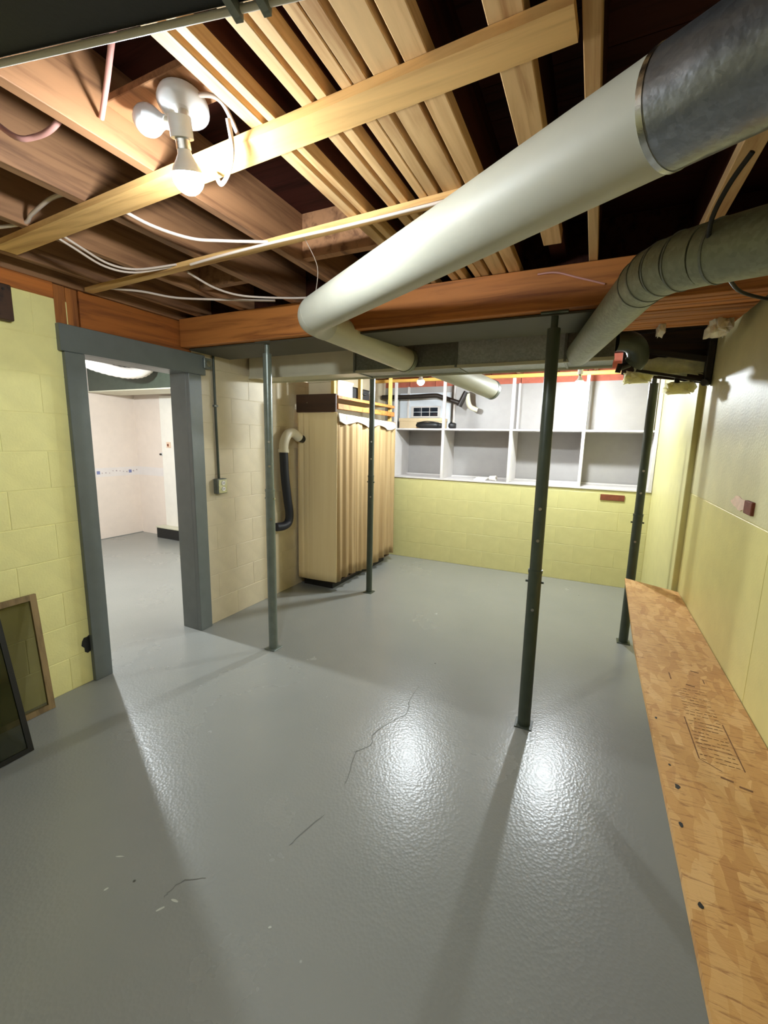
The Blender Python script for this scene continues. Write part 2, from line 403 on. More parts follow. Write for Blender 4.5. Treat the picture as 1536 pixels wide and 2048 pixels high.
# ceiling: subfloor slab, plank boards, joists, strapping
ce = MB().box((-2.8, -1.4, ZC + .02), (.8, 5.63, ZC + .1)).build('ceiling', 'subfloor'); tag(ce, kind='structure')
pm = MB().box((-1.66, -.068, -.01), (1.66, .068, .01)); 
pme = bpy.data.meshes.new('subfloor_board'); pme.from_pydata(pm.v, [], pm.f); pme.materials.append(M['subfloor'])
for k in range(50):
    inst(pme, 'subfloor_board', (-1.02, -1.33 + .139 * k, ZC + .01 + random.uniform(-.001, .001)), ce)
def joist(x0, x1, y0=-1.3, y1=2.30, z0=ZJ, z1=ZC, mat='joist'):
    return MB().box((x0, y0, z0), (x1, y1, z1), .002).build('joist', mat, ce)
for x0, x1, mt in ((-.433, -.38, 'joist'), (-.509, -.446, 'joist'), (-.560, -.525, 'joist'), (-.592, -.563, 'joist'), (-.661, -.632, 'joist'),
                   (-.708, -.674, 'joist'), (-.815, -.789, 'joist'), (-.872, -.831, 'joist'), (-.092, -.058, 'joist'),
                   (-1.310, -1.272, 'joist_old'), (-1.69, -1.648, 'joist_old'), (-2.09, -2.05, 'joist_old'), (-2.47, -2.43, 'joist_old'), (.28, .335, 'joist')):
    if mt == 'joist':
        MB().box((x0, -1.3, ZJ), (x1, 2.30, ZJ + .038), .002).build('furring_strip', 'joist', ce)
        joist(x0 + .001, x1 - .001, z0=ZJ + .039, mat='dark_joist')
    else: joist(x0, x1, mat=mt)
MB().box((-.256, -1.3, ZJ), (-.188, 1.98, ZJ + .05), .002).build('furring_strip', 'joist', ce)
joist(-.255, -.189, y1=2.3, z0=ZJ + .051, mat='dark_joist')
for x in (-2.45, -2.05, -1.65, -1.25, -.85, -.45, -.05, .35):
    joist(x - .02, x + .02, 2.79, 5.52, mat='joist_old')
def strap(p, q, w, t, mat='strap'):
    return MB().bar(p, q, w, t).build('strapping', mat, ce)
strap((-2.35, 1.10, ZJ - .012), (-.10, .985, ZJ - .012), .085, .022)
strap((-2.58, 1.58, ZJ - .011), (-.30, 1.462, ZJ - .011), .042, .02)
MB().box((-2.62, 2.303, ZJ), (.6, 2.34, ZC - .001), .002).build('blocking', 'dark_joist', ce)  # added to stop far-bulb light leaking over the beam
# blocking pieces between joists
for x0, x1, y in ((-.525, -.509, .93), (-.632, -.592, 1.6), (-1.272, -.872, 1.75), (-2.05, -1.69, 1.86)):
    MB().box((x0, y, ZJ + .02), (x1, y + .04, ZC)).build('blocking', 'joist_old', ce)
# plates and header along the left wall
t1 = MB().box((-2.8, -1.3, 2.2), (-2.635, 1.43, ZJ - .008), .003).build('trim_1', 'header'); tag(t1, kind='structure')
t2 = thing('trim_2', (-2.65, 1.9, 2.08), kind='structure')
MB().box((-2.8, 1.56, 2.08), (-2.642, 2.30, 2.275), .003).build('header_board', 'header', t2)
MB().box((-2.8, 1.435, 2.08), (-2.645, 1.49, 2.275), .002).build('cripple_stud', 'cripple', t2)
MB().box((-2.8, 1.495, 2.08), (-2.65, 1.555, 2.275), .002).build('cripple_stud', 'cripple', t2)
t3 = MB().box((-2.8, -1.3, 2.277), (-2.63, 5.5, ZC + .02), .003).build('trim_3', 'header'); tag(t3, kind='structure')
t3.data.materials[0] = M['joist_old']

# door frame
d1 = thing('door_1', (-2.65, 1.9, 0), kind='structure')
MB().box((-2.66, 1.45, 0), (-2.622, 1.555, 1.936), .003).build('casing', 'grey', d1)
MB().box((-2.66, 2.25, 0), (-2.622, 2.36, 1.936), .003).build('casing', 'grey', d1)
MB().box((-2.66, 1.43, 1.937), (-2.618, 2.40, 2.078), .003).build('head_casing', 'grey', d1)
MB().box((-2.82, 1.535, 0), (-2.6605, 1.553, 1.955), .002).build('jamb', 'grey', d1)
MB().box((-2.82, 2.252, 0), (-2.6605, 2.272, 1.955), .002).build('jamb', 'grey', d1)
MB().box((-2.82, 1.5535, 1.937), (-2.6605, 2.2515, 1.955), .002).build('head_jamb', 'grey', d1)

# ================================================================== BEAM
bm_ = thing('support_beam', (-1.05, 2.2, 2.10), 'brown timber beam crossing under the joists, above the steel posts', 'beam')
MB().box((-2.63, 2.2, 2.10), (.6, 2.245, ZJ - .003), .003).build('beam_board', 'beam', bm_)
for k in range(1, 9):
    MB().box((-2.63, 2.2 + .047 * k, 2.10 + random.uniform(-.003, .006)), (.566, 2.2 + .047 * k + .044, ZJ - .003), .003).build('beam_board', 'beam', bm_)
for k in range(9, 12):
    MB().box((.07, 2.2 + .047 * k, 2.10 + random.uniform(-.003, .006)), (.566, 2.2 + .047 * k + .044, ZJ - .003), .003).build('beam_board', 'beam', bm_)
M['channel'] = paint('beam_shade_steel', lin(64, 60, 46), .6, .1, .1)  # dark tone puts the beam's unlit underside into the plate colour
MB().box((-2.6, 2.246, 2.085), (.05, 2.62, 2.0955), .001).build('steel_shade_plate', 'channel', bm_, 'dark steel plate widened to paint the shade under the beam')

# ================================================================== STEEL POSTS
def post(x, y, top, mat, label, pin_z, r=.031, lean=(0, 0)):
    t = thing('steel_post', (x, y, 0), label, 'post', 'adjustable steel posts')
    tx, ty = x + lean[0], y + lean[1]
    P = lambda z: (x + (tx - x) * z / top, y + (ty - y) * z / top, z)
    MB().box((x - .045, y - .045, 0), (x + .045, y + .045, .006), .001).build('base_plate', mat, t)
    MB().tube([P(.006), P(pin_z)], r, 24).build('lower_tube', mat, t)
    MB().tube([P(pin_z), P(top - .07)], r * .9, 24).build('upper_tube', mat, t)
    MB().tube([P(pin_z - .012), P(pin_z + .004)], r * 1.07, 24).build('collar', mat, t)
    MB().tube([P(top - .07), P(top - .008)], r * .5, 16).build('jack_screw', mat, t)
    MB().box((tx - .06, ty - .045, top - .008), (tx + .06, ty + .045, top), .001).build('top_plate', mat, t)
    q = P(pin_z - .06); MB().tube([(q[0] - r * 1.35, q[1], q[2]), (q[0] + r * 1.35, q[1], q[2])], .006, 10).build('pin', 'steel' if mat == 'post_silver' else 'post', t)
    for dz in (.16, .32, -.2):
        q = P(pin_z + dz); rr = r * .9 if dz > 0 else r
        d = Vector((-q[0], -q[1], 0)).normalized(); c = Vector(q) + d * (rr - .002)
        MB().tube([c, c + d * .005], .008, 12).build('bolt', 'steel', t)
    return t
post(-1.953, 2.294, 2.10, 'post_silver', 'grey steel post standing just right of the grey door frame', 1.15)
post(-1.889, 3.658, ZJ, 'post', 'slim dark steel post in front of the tan fabric wardrobe', 1.16, .029)
post(-.206, 2.247, 2.10, 'post', 'tall green-black steel post in the middle, nearest the camera', .86, .033, (-.012, .02))
post(.340, 3.63, 2.0, 'post', 'dark steel post at the far end of the strand-board bench', 1.0, .032)

# ================================================================== STRAND BOARD BENCH
be = thing('wall_bench', (.44, 1.9, 0), 'long strand-board bench running along the right wall', 'bench')
zb = .53
def poly_slab(pts, z0, z1):
    n = len(pts)
    return MB().add([(x, y, z0) for x, y in pts] + [(x, y, z1) for x, y in pts],
                    [tuple(reversed(range(n))), tuple(range(n, 2 * n))] + [(k, (k + 1) % n, n + (k + 1) % n, n + k) for k in range(n)])
top = poly_slab([(.277, -.9), (.602, -.9), (.602, 3.38), (.296, 3.55), (.268, 2.35)], zb - .02, zb).build('bench_top', 'osb', be)
for (x, y, r_) in ((.307, 1.369, .008), (.293, 1.22, .006), (.296, 1.0, .006), (.30, 1.459, .004), (.292, 1.713, .005)):
    vs = [(x + r_ * random.uniform(.6, 1.2) * math.cos(k * .785), y + 1.5 * r_ * random.uniform(.6, 1.2) * math.sin(k * .785), zb + .0006) for k in range(8)]
    MB().add(vs, [tuple(range(8))]).build('knot_hole', 'black', top)
st = MB()
def dash(x0, y0, x1, y1, w): 
    d = Vector((x1 - x0, y1 - y0, 0)).normalized(); n = Vector((-d.y, d.x, 0)) * w / 2
    a = Vector((x0, y0, zb + .0005)); b = Vector((x1, y1, zb + .0005)); st.add([a - n, b - n, b + n, a + n], [(0, 1, 2, 3)])
dash(.386, 1.77, .389, 1.535, .0035); dash(.50, 1.776, .503, 1.528, .0035)
dash(.389, 1.535, .44, 1.50, .0025); dash(.383, 2.11, .383, 2.05, .005); dash(.503, 2.105, .503, 2.07, .004)
for row in range(22):
    y = 1.99 - row * .0215; x = .395
    while x < .49:
        w = random.uniform(.006, .02)
        if random.random() < .72: dash(x, y, min(x + w, .494), y + random.uniform(-.002, .002), random.uniform(.002, .004))
        x += w + .004
for (x, y) in ((.432, 2.03), (.47, 2.17), (.43, 1.47), (.47, 1.45)):
    dash(x, y, x + .03, y - .006, .008)
st.build('printed_stamp', 'stamp', top, 'faint dark ink stamp of a box and text rows')['kind'] = 'stuff'
MB().box((.575, -.85, zb - .06), (.601, 3.35, zb - .0205)).build('ledger', 'joist_old', be)
for y in (-.6, .5, 1.6, 2.7):
    MB().bar((.585, y, zb - .3), (.36, y, zb - .03), .03, .035, (0, 1, 0)).build('bracket', 'joist_old', be)
    MB().box((.588, y - .02, 0), (.602, y + .02, zb - .061)).build('leg', 'joist_old', be)

# ================================================================== DUCTS
# main round duct: painted run, bare metal end, elbow, drop to the trunk
a1 = Vector((.814, -.58, -.039)).normalized(); PB = Vector((.471, .626, 2.019)); R1 = .085
pt = lambda t: PB + a1 * t
e0 = pt(-2.27); seam = pt(-.50); endp = pt(-.03)
rd = thing('round_duct', (-.5, 1.3, 2.0), 'big pale round duct running diagonally under the joists', 'duct')
corner = e0; drop = Vector((-1.20, 2.845, 2.035))
cor2 = corner + a1 * .0
MB().tube([pt(-2.27 + .13), seam], R1, 40).build('painted_pipe', 'duct', rd)
fe = fillet(pt(-1.9), corner, drop, .13, 10)
MB().tube(fe, [R1 * 1.0] * 5 + [R1 * .97, R1 * .95, R1 * .93, R1 * .92, R1 * .91, R1 * .9], 40).build('elbow', 'duct', rd)
MB().tube([fe[-1], drop], R1 * .88, 32).build('drop_pipe', 'duct_olive', rd)
dv = (drop - fe[-1]).normalized()
MB().tube([drop - dv * .035, drop], R1 * .95, 32).build('end_collar', 'galv_green', rd)
MB().tube([pt(-.506), pt(-.496)], R1 * 1.035, 40).build('seam_collar', 'steel', rd)
MB().tube([seam, endp], R1 * 1.02, 40).build('metal_pipe', 'galv', rd, 'bare grey galvanised length of the duct')
# second duct
r2 = .07
rd2 = thing('round_duct', (.1, 1.8, 1.98), 'smaller grey-green round duct with a segmented elbow at the right wall', 'duct')
q0 = Vector((-.125, 2.845, 2.02)); q1 = Vector((.115, 1.50, 1.995)); q2 = Vector((.54, 1.08, 1.91))
MB().tube([q0, q1 + (q0 - q1).normalized() * .14], r2, 32).build('branch_pipe', 'galv_green', rd2)
el = fillet(q0, q1, q2, .14, 4)
for k in range(4):
    rr = r2 * (1.02 + .012 * (k % 2))
    MB().tube([el[k], el[k + 1]], rr, 32).build('elbow_segment', 'galv_green', rd2)
    MB().tube([el[k] - (el[k + 1] - el[k]).normalized() * .002, el[k] + (el[k + 1] - el[k]).normalized() * .003], rr * 1.03, 32).build('elbow_seam', 'galv_dark', rd2)
dd = (q2 - q1).normalized()
MB().tube([el[4], q2], r2 * 1.03, 32).build('wall_pipe', 'galv_green', rd2)
MB().tube([el[4] + dd * .03, el[4] + dd * .036], r2 * 1.06, 32).build('elbow_seam', 'galv_dark', rd2)
# rectangular trunk
tr = thing('trunk_duct', (-1.3, 2.98, 1.985), 'long rectangular sheet-metal trunk duct hung behind the timber beam', 'duct')
segs = ((-2.62, -1.62, 'duct_olive'), (-1.62, -.86, 'galv_dark'), (-.86, -.2, 'galv_trunk'), (-.2, .06, 'galv_dark'))
for x0, x1, mt in segs:
    MB().box((x0 + .002, 2.85, 1.985), (x1 - .002, 3.13, 2.22), .003).build('duct_section', mt, tr)
for x in (-1.62, -.86, -.2):
    MB().box((x - .008, 2.842, 1.978), (x + .008, 3.138, 2.226), .001).build('drive_cleat', 'galv_dark', tr)
MB().box((-2.62, 2.844, 1.972), (.06, 2.850, 1.992)).build('bottom_lip', 'duct_olive', tr)
MB().box((-2.62, 3.130, 1.972), (.06, 3.136, 1.992)).build('bottom_lip', 'duct_olive', tr)
for x in (-2.2, -1.0, -.1):
    MB().box((x, 2.853, 2.22), (x + .02, 2.857, ZC)).build('hanger_strap', 'galv_dark', tr)
# far white round pipe
MB_ = MB().tube(smoothpath([(-1.16, 3.137, 2.07), (-1.02, 3.55, 2.02), (-.87, 4.02, 1.965)], 3), .082, 32)
fp = thing('white_pipe', (-1.02, 3.55, 2.0), 'short white round pipe poking out behind the trunk duct', 'pipe')
MB_.build('pipe_body', 'duct', fp)
MB().tube([(-.878, 4.0, 1.967), (-.866, 4.03, 1.963)], .086, 32).build('end_rim', 'galv_dark', fp)
# dark duct overhead, near camera
ov = thing('overhead_duct', (-.8, .42, 2.11), 'black-bottomed sheet-metal duct overhead in the top left corner', 'duct')
u = Vector((.977, .212, 0)); v = Vector((-.212, .977, 0)); ob = Vector((-.72, .517, 2.1))
def ovbox(s0, s1, w0, w1, z0, z1):
    c = [ob + u * s + v * w for s, w in ((s0, w0), (s1, w0), (s1, w1), (s0, w1))]
    return MB().add([(p.x, p.y, z0) for p in c] + [(p.x, p.y, z1) for p in c], [(3, 2, 1, 0), (4, 5, 6, 7), (0, 1, 5, 4), (1, 2, 6, 5), (2, 3, 7, 6), (3, 0, 4, 7)])
ovbox(-1.6, .55, -.16, -.003, 2.11, 2.26).build('duct_section', 'black', ov)
ovbox(-1.6, .55, -.003, .0, 2.112, 2.262).build('side_flange', 'shelfwhite', ov)
pa, pb = ob + u * -1.6 + v * .002, ob + u * .55 + v * .002
MB().tube([(pa.x, pa.y, 2.106), (pb.x, pb.y, 2.106)], .005, 12).build('highlight_edge', 'plastic', ov, 'white rod standing in for bulb light along the far edge of the duct')  # white rod added to draw the bulb's highlight along the lip
for s_ in (.2, .245): ovbox(s_, s_ + .012, -.165, .008, 2.094, 2.262).build('clip', 'galv_dark', ov)

# ================================================================== BARE BULBS
def bulb_mesh(center, axis, r, mat, name, parent, n=24):
    c = Vector(center); ax = Vector(axis).normalized()      # axis from cap to tip
    low = [(-1.55, .42), (-1.25, .46), (-.95, .62), (-.6, .86), (-.25, .99)]
    dome = [(-.25, .99), (-.0, 1.0), (.3, .95), (.55, .82), (.8, .58), (.95, .3), (1.0, .03)]
    MB().lathe(c, ax, [(h * r, w * r) for h, w in low], n).build('bulb_neck', 'ceramic', parent)
    return MB().lathe(c, ax, [(h * r, w * r) for h, w in dome], n).build(name, mat, parent)
AREA = lambda r: 2.6 * math.pi * r * r
def lamp(name, label, c, r, watts, axis, mount):
    t = thing(name, c, label, 'light bulb')
    m = emis(name + '_glow', watts, AREA(r)); bulb_mesh(c, axis, r, m, 'glass_globe', t)
    ax = Vector(axis).normalized(); b = Vector(c) - ax * r * 1.5
    MB().tube([b, b - ax * .03], r * .46, 16).build('screw_cap', 'steel', t)
    MB().tube([b - ax * .022, b - ax * .065], r * .72, 16).build('socket', 'ceramic', t)
    if mount:
        MB().lathe(mount, (0, 0, -1), [(0, .055), (.012, .055), (.022, .04), (.03, .026)], 24).build('ceiling_plate', 'ceramic', t)
        MB().tube([b - ax * .06, Vector(mount) - Vector((0, 0, .02))], .006, 8).build('stem', 'steel', t)
    return t
bc = Vector((-1.01, .897, 2.158))
L1 = lamp('ceiling_lamp', 'glaring lit bulb hanging from a porcelain fixture between the left joists', bc, .038, BULB['near'], (-.15, .3, -1), None)
# its porcelain plate, branching socket and an unlit second bulb
pl = Vector((-1.045, .925, 2.335))
MB().lathe(pl + Vector((0, 0, .02)), (.1, -.25, -1), [(0, .062), (.012, .064), (.024, .052), (.034, .03)], 32).build('porcelain_plate', 'ceramic', L1)
MB().tube([pl, bc + Vector((.012, -.02, .11))], .014, 16).build('branch_socket', 'pvc', L1)
bulb_mesh((-1.135, .885, 2.315), (-.9, -.25, .15), .036, 'ceramic', 'unlit_globe', L1)['label'] = 'white unlit bulb pointing left'
MB().tube([(-1.085, .90, 2.305), (-1.055, .91, 2.30)], .014, 14).build('side_socket', 'pvc', L1)
MB().box((-1.271, .86, 2.375), (-.873, .98, 2.395), .002).build('mounting_board', 'joist_old', L1)
MB().tube([pl + Vector((0, 0, .02)), pl + Vector((0, 0, .042))], .03, 16).build('stem', 'pvc', L1)
lamp('ceiling_lamp', 'lit bulb in the far part, left one, above the shelves beside the white pipe', (-1.585, 4.10, 2.068), .034, BULB['mid'], (0, 0, -1), (-1.585, 4.10, ZJ - .0))
lamp('ceiling_lamp', 'lit bulb in the far part, right one, above the white shelf upright', (-.175, 4.55, 2.07), .034, BULB['far'], (0, 0, -1), (-.175, 4.55, ZJ - .0))
for x, y in ((-1.585, 4.10), (-.175, 4.55)):
    MB().box((x - .2 if x > -1 else x - .08, y - .05, ZJ), (x + .16 if x > -1 else x + .36, y + .05, ZJ + .02)).build('blocking', 'joist_old', ce)
lamp('ceiling_lamp', 'lit bulb of the other room beyond the doorway, behind the left jamb', (-4.2, 2.28, 2.12), .034, BULB['room'], (0, 0, -1), (-4.2, 2.28, 2.4))

# ================================================================== WARDROBE
wd = thing('fabric_wardrobe', (-2.4, 4.1, 0), 'tall wardrobe hung with tan fabric, standing against the cream wall', 'wardrobe')
x0, x1, y0, y1 = -2.625, -2.17, 3.5, 4.82
def sheet(fn, nu, nv, name, mat, parent, th=.004):
    """a curtain: fn(u,v) -> point, closed into a thin solid"""
    a = [Vector(fn(i / nu, j / nv)) for j in range(nv + 1) for i in range(nu + 1)]
    fs = [(j * (nu + 1) + i, j * (nu + 1) + i + 1, (j + 1) * (nu + 1) + i + 1, (j + 1) * (nu + 1) + i) for j in range(nv) for i in range(nu)]
    m = MB().add(a, fs, True); o = m.build(name, mat, parent)
    md = o.modifiers.new('solid', 'SOLIDIFY'); md.thickness = th; md.offset = 0
    return o
ph = [random.uniform(0, 6.28) for _ in range(8)]
def frontf(u, v):
    x = x0 + (x1 - x0) * u; z = .085 + (1.742 - .085) * v
    k = max(0, 1 - u * 2.0); amp = .006 * k * (.4 + .6 * v)
    y = y0 + amp * (math.sin(u * 44 + v * 2) + .5 * math.sin(u * 91 + ph[0])) - .006 * math.sin(u * 3.1) * (1 - v)
    return (x, y, z + .012 * u * (1 - v))
sheet(frontf, 60, 20, 'front_cloth', 'cloth', wd)
def sidef(u, v):
    y = y0 + .006 + (y1 - y0) * u; z = .09 + .02 * math.sin(u * 9) + (1.70 - .09) * v
    amp = .024 * (1 - .35 * v)
    x = x1 - .012 + amp * (math.sin(u * 58 + .7 * math.sin(v * 3 + ph[1])) * .7 + .45 * math.sin(u * 131 + ph[2] + v * 1.5) * (.5 + .5 * math.sin(u * 7))) 
    return (x, y, z)
sheet(sidef, 160, 14, 'side_curtain', 'cloth2', wd)
def valf(u, v):
    y = y0 + .01 + (y1 - y0) * u; z = 1.735 - .055 * u * .6 - (.075 + .02 * math.sin(u * 17)) * (1 - v)
    x = x1 + .004 + .012 * math.sin(u * 36 + v) * (1 - v * .6) + .012 * (1 - v)
    return (x, y, z)
sheet(valf, 80, 5, 'white_valance', 'vinyl', wd)
MB().box((x0, y0 - .012, 1.745), (x1 - .01, y0 + .012, 1.91), .002).build('front_board', 'darkwood', wd)
for y, h in ((y0 + .045, 2.20), (4.06, 2.20), (4.80, 2.25)):
    MB().box((x1 - .085, y - .02, .091 if y != 4.06 else 1.904), (x1 - .05, y + .02, h), .002).build('upright', 'stud', wd)
for y in (y0 + .03, y1):
    MB().box((x0, y - .015, .091), (x0 + .035, y + .02, 1.74)).build('upright', 'stud', wd)
for z, w in ((1.80, .05), (1.885, .028)):
    MB().box((x1 - .03, y0 + .03, z - w / 2), (x1 - .006, y1 - .02, z + w / 2), .002).build('side_rail', 'beam', wd)
MB().box((x0, y0 + .02, 1.885), (x1 - .05, y1 - .02, 1.903)).build('top_board', 'joist', wd)
MB().box((x0 + .02, y0 + .07, .0), (x1 - .09, y1 - .06, .0745)).build('shade_plinth', 'black', wd)  # black block stands in for the shadow gap under the wardrobe
MB().box((x0 + .01, y0 + .02, .075), (x1 - .03, y1 - .03, .09)).build('bottom_board', 'darkwood', wd)
MB().box((-2.5, y0 - .0145, 1.83), (-2.494, y0 - .0115, 1.836)).build('screw_head', 'steel', wd)
# things on top of it
tb = thing('storage_box', (-2.3, 3.75, 1.903), 'white storage box on top of the fabric wardrobe', 'box')
MB().box((-2.56, 3.60, 1.904), (-2.225, 3.88, 2.03), .004).build('box_body', 'plastic', tb)
MB().box((-2.567, 3.593, 2.03), (-2.218, 3.887, 2.05), .003).build('lid', 'plastic', tb)
kb = thing('black_case', (-2.4, 4.2, 1.903), 'black case lying on the wardrobe top behind the white box', 'case')
MB().box((-2.58, 3.98, 1.904), (-2.27, 4.40, 2.03), .015).build('case_body', 'black', kb)
MB().tube(arc((-2.27, 4.19, 1.97), (0, -1, 0), (1, 0, 0), .03, 6) + arc((-2.27, 4.19, 1.97), (1, 0, 0), (0, 1, 0), .03, 6)[1:], .006, 8).build('handle', 'black', kb)
MB().box((-2.269, 4.30, 1.985), (-2.262, 4.33, 2.01)).build('latch', 'steel', kb)
# wall hose with white elbow
hs = thing('drain_hose', (-2.58, 3.25, .66), 'dark blue drain hose with an ivory elbow on the wall by the wardrobe', 'hose')
MB().tube(smoothpath([(-2.56, 3.44, 1.50), (-2.565, 3.36, 1.545), (-2.57, 3.28, 1.53), (-2.575, 3.235, 1.46), (-2.578, 3.228, 1.385)], 5), .043, 20).build('elbow', 'pvc', hs)
MB().tube([(-2.578, 3.228, 1.395), (-2.578, 3.227, 1.365)], .049, 20).build('elbow_rim', 'pvc', hs)
MB().tube(smoothpath([(-2.578, 3.228, 1.37), (-2.578, 3.24, 1.15), (-2.578, 3.275, .92), (-2.578, 3.30, .78), (-2.578, 3.28, .70), (-2.58, 3.21, .675), (-2.60, 3.13, .675)], 6), .04, 20).build('hose', 'hose', hs)
MB().tube([(-2.56, 3.42, 1.5), (-2.56, 3.505, 1.49)], .036, 18).build('wall_spigot', 'black', hs)

# ================================================================== SHELVING ON THE KNEE WALL
sh = thing('shelf_unit', (-.85, 5.3, 1.03), 'white built-in shelving standing on the yellow block wall', 'shelves')
MB().box((-2.6, YK - .012, 1.03), (.565, YB - .001, 1.048), .002).build('ledge_board', 'shelfwhite', sh)
MB().box((-2.6, YK, 1.63), (.565, YB - .001, 1.65), .002).build('shelf_board', 'shelfwhite', sh)
for x in (-2.29, -1.655, -.857, -.11, .55):
    MB().box((x - .016, YK - .006, 1.049), (x + .016, YK + .03, 2.208), .002).build('front_upright', 'shelfwhite', sh)
    MB().box((x - .012, YK + .031, 1.049), (x + .012, YB - .002, 1.629), .001).build('partition', 'shelfwhite', sh)
    MB().box((x - .012, YB - .045, 1.651), (x + .012, YB - .002, 2.2), .001).build('rear_upright', 'shelfwhite', sh)
MB().box((-2.6, YK - .01, 2.209), (.566, YK + .035, 2.245), .002).build('top_plate', 'plate', sh)
MB().box((-2.6, YB - .06, 1.049), (.55, YB - .035, 1.068), .001).build('back_cleat', 'shelfwhite', sh)
# on the ledge
pp = thing('paper_stack', (-1.2, 5.2, 1.048), 'small white stack of papers on the ledge under the shelf', 'papers')
for k in range(3): MB().box((-1.27 + .012 * k, 5.16 + .006 * k, 1.0485 + .011 * k), (-1.13 + .012 * k, 5.27, 1.058 + .011 * k), .001).build('paper_bundle', 'plastic', pp)
bw = thing('white_cup', (-1.03, 5.17, 1.048), 'small white cup tipped over on the ledge', 'cup')
MB().tube([(-1.08, 5.17, 1.081), (-1.0, 5.15, 1.081)], [.024, .032], 18, False).build('cup_wall', 'plastic', bw)
MB().tube([(-1.081, 5.1702, 1.081), (-1.078, 5.17, 1.081)], .024, 18).build('cup_base', 'plastic', bw)
# upper left of the shelving
gp = thing('wall_vent', (-2.05, 5.5, 1.8), 'small dark barred vent window in a pale grey panel above the shelf', 'vent')
MB().box((-2.42, YB - .02, 1.66), (-1.70, YB - .001, 2.12), .002).build('grey_panel', 'cabinet_grey', gp)
MB().box((-2.25, YB - .035, 1.80), (-1.84, YB - .021, 1.95), .002).build('frame', 'shelfwhite', gp)
for k in range(3):
    MB().box((-2.21 + k * .115, YB - .04, 1.82), (-2.21 + k * .115 + .105, YB - .0355, 1.93)).build('pane', 'pane', gp)
MB().box((-2.21, YB - .042, 1.871), (-1.87, YB - .0401, 1.876)).build('bar', 'cabinet_grey', gp)
cb = thing('cardboard_box', (-2.1, 5.3, 1.65), 'cream cardboard box on the upper shelf under the dark vent', 'box')
MB().box((-2.33, 5.30, 1.651), (-1.74, 5.48, 1.775), .003).build('box_body', 'box', cb)
MB().box((-2.335, 5.293, 1.745), (-1.735, 5.485, 1.785), .003).build('lid', 'box', cb)
def bag(label, a, b):
    t = thing('black_bag', ((a[0] + b[0]) / 2, a[1], a[2]), label, 'bag', 'black bags on the upper shelf')
    bm = bmesh.new(); bmesh.ops.create_icosphere(bm, subdivisions=3, radius=1)
    for v_ in bm.verts:
        p = v_.co; q = [abs(c) ** .6 * (1 if c > 0 else -1) for c in p]
        w = 1 + .06 * math.sin(9 * p.x + 5 * p.y)
        v_.co = ((a[0] + b[0]) / 2 + q[0] * (b[0] - a[0]) / 2 * w * .95, (a[1] + b[1]) / 2 + q[1] * (b[1] - a[1]) / 2, a[2] + (b[2] - a[2]) * (q[2] * .5 + .5))
    MB().bm(bm, True).build('bag_body', 'black', t)
    MB().tube(smoothpath([(a[0] + .03, a[1] + .02, b[2] - .012), ((a[0] + b[0]) / 2, a[1] + .0, b[2] + .006), (b[0] - .03, a[1] + .02, b[2] - .012)], 5), .006, 8).build('strap', 'black', t)
bag('low black bag on the shelf in front of the cream box', (-2.05, 5.12, 1.651), (-1.70, 5.28, 1.73))
bag('small black bag at the left end of the shelf by the wardrobe', (-2.45, 5.10, 1.651), (-2.31, 5.26, 1.73))
bag('small black bag right of the white shelf upright', (-1.62, 5.13, 1.651), (-1.53, 5.25, 1.725))
dp = thing('drain_pipe', (-1.9, 5.3, 2.0), 'dark grey pipe with a drop elbow running above the upper shelf', 'pipe')
MB().tube(smoothpath([(-2.6, 5.33, 2.06), (-2.2, 5.33, 2.055), (-1.88, 5.33, 2.065), (-1.78, 5.33, 2.045), (-1.53, 5.33, 1.965)], 5), .028, 16).build('horizontal_run', 'blackiron', dp)
MB().tube([(-1.545, 5.33, 1.93), (-1.46, 5.33, 2.10)], .034, 16).build('tee_fitting', 'blackiron', dp)
MB().tube(smoothpath([(-1.45, 5.34, 2.08), (-1.44, 5.36, 1.98), (-1.41, 5.38, 1.92), (-1.33, 5.40, 1.885)], 5), .03, 16).build('grey_elbow', 'duct_olive', dp)
vp = MB().tube([(-2.42, 5.44, 1.651), (-2.42, 5.44, 2.13)], .014, 12).build('conduit_pipe', 'galv_dark'); tag(vp, 'thin grey upright pipe at the left of the pale grey panel', 'pipe')

# ================================================================== RIGHT CORNER FRAME AND INSULATION
fr = thing('iron_frame', (.4, 3.3, 1.9), 'black iron frame bolted below the planks in the right corner', 'frame')
F = lambda x, z, y=3.3: (x, y, z)
MB().bar(F(.165, 2.205), F(.585, 2.215), .03, .016).build('top_bar', 'blackiron', fr)
MB().bar(F(.20, 2.10), F(.585, 2.02), .03, .03).build('middle_bar', 'blackiron', fr)
MB().bar(F(.20, 1.975), F(.59, 1.892), .03, .016).build('bottom_bar', 'blackiron', fr)
MB().box((.565, 3.27, 1.87), (.60, 3.33, 2.225), .003).build('side_bar', 'blackiron', fr)
MB().tube([(.575, 3.262, 1.885), (.56, 3.24, 1.88)], .02, 12).build('bolt_head', 'blackiron', fr)
MB().box((.42, 3.33, 1.84), (.45, 3.345, 1.93), .002).build('hanging_tab', 'blackiron', fr)
bp = [(.12, 1.965), (.603, 1.888), (.603, 2.28), (.12, 2.28)]
MB().add([(x, 3.375, z) for x, z in bp] + [(x, 3.39, z) for x, z in bp], [(0, 1, 2, 3), (7, 6, 5, 4), (0, 4, 5, 1), (1, 5, 6, 2), (2, 6, 7, 3), (3, 7, 4, 0)]).build('shade_backing_board', 'darkwood', fr)  # board shaped to block the far bulb from the upper right wall
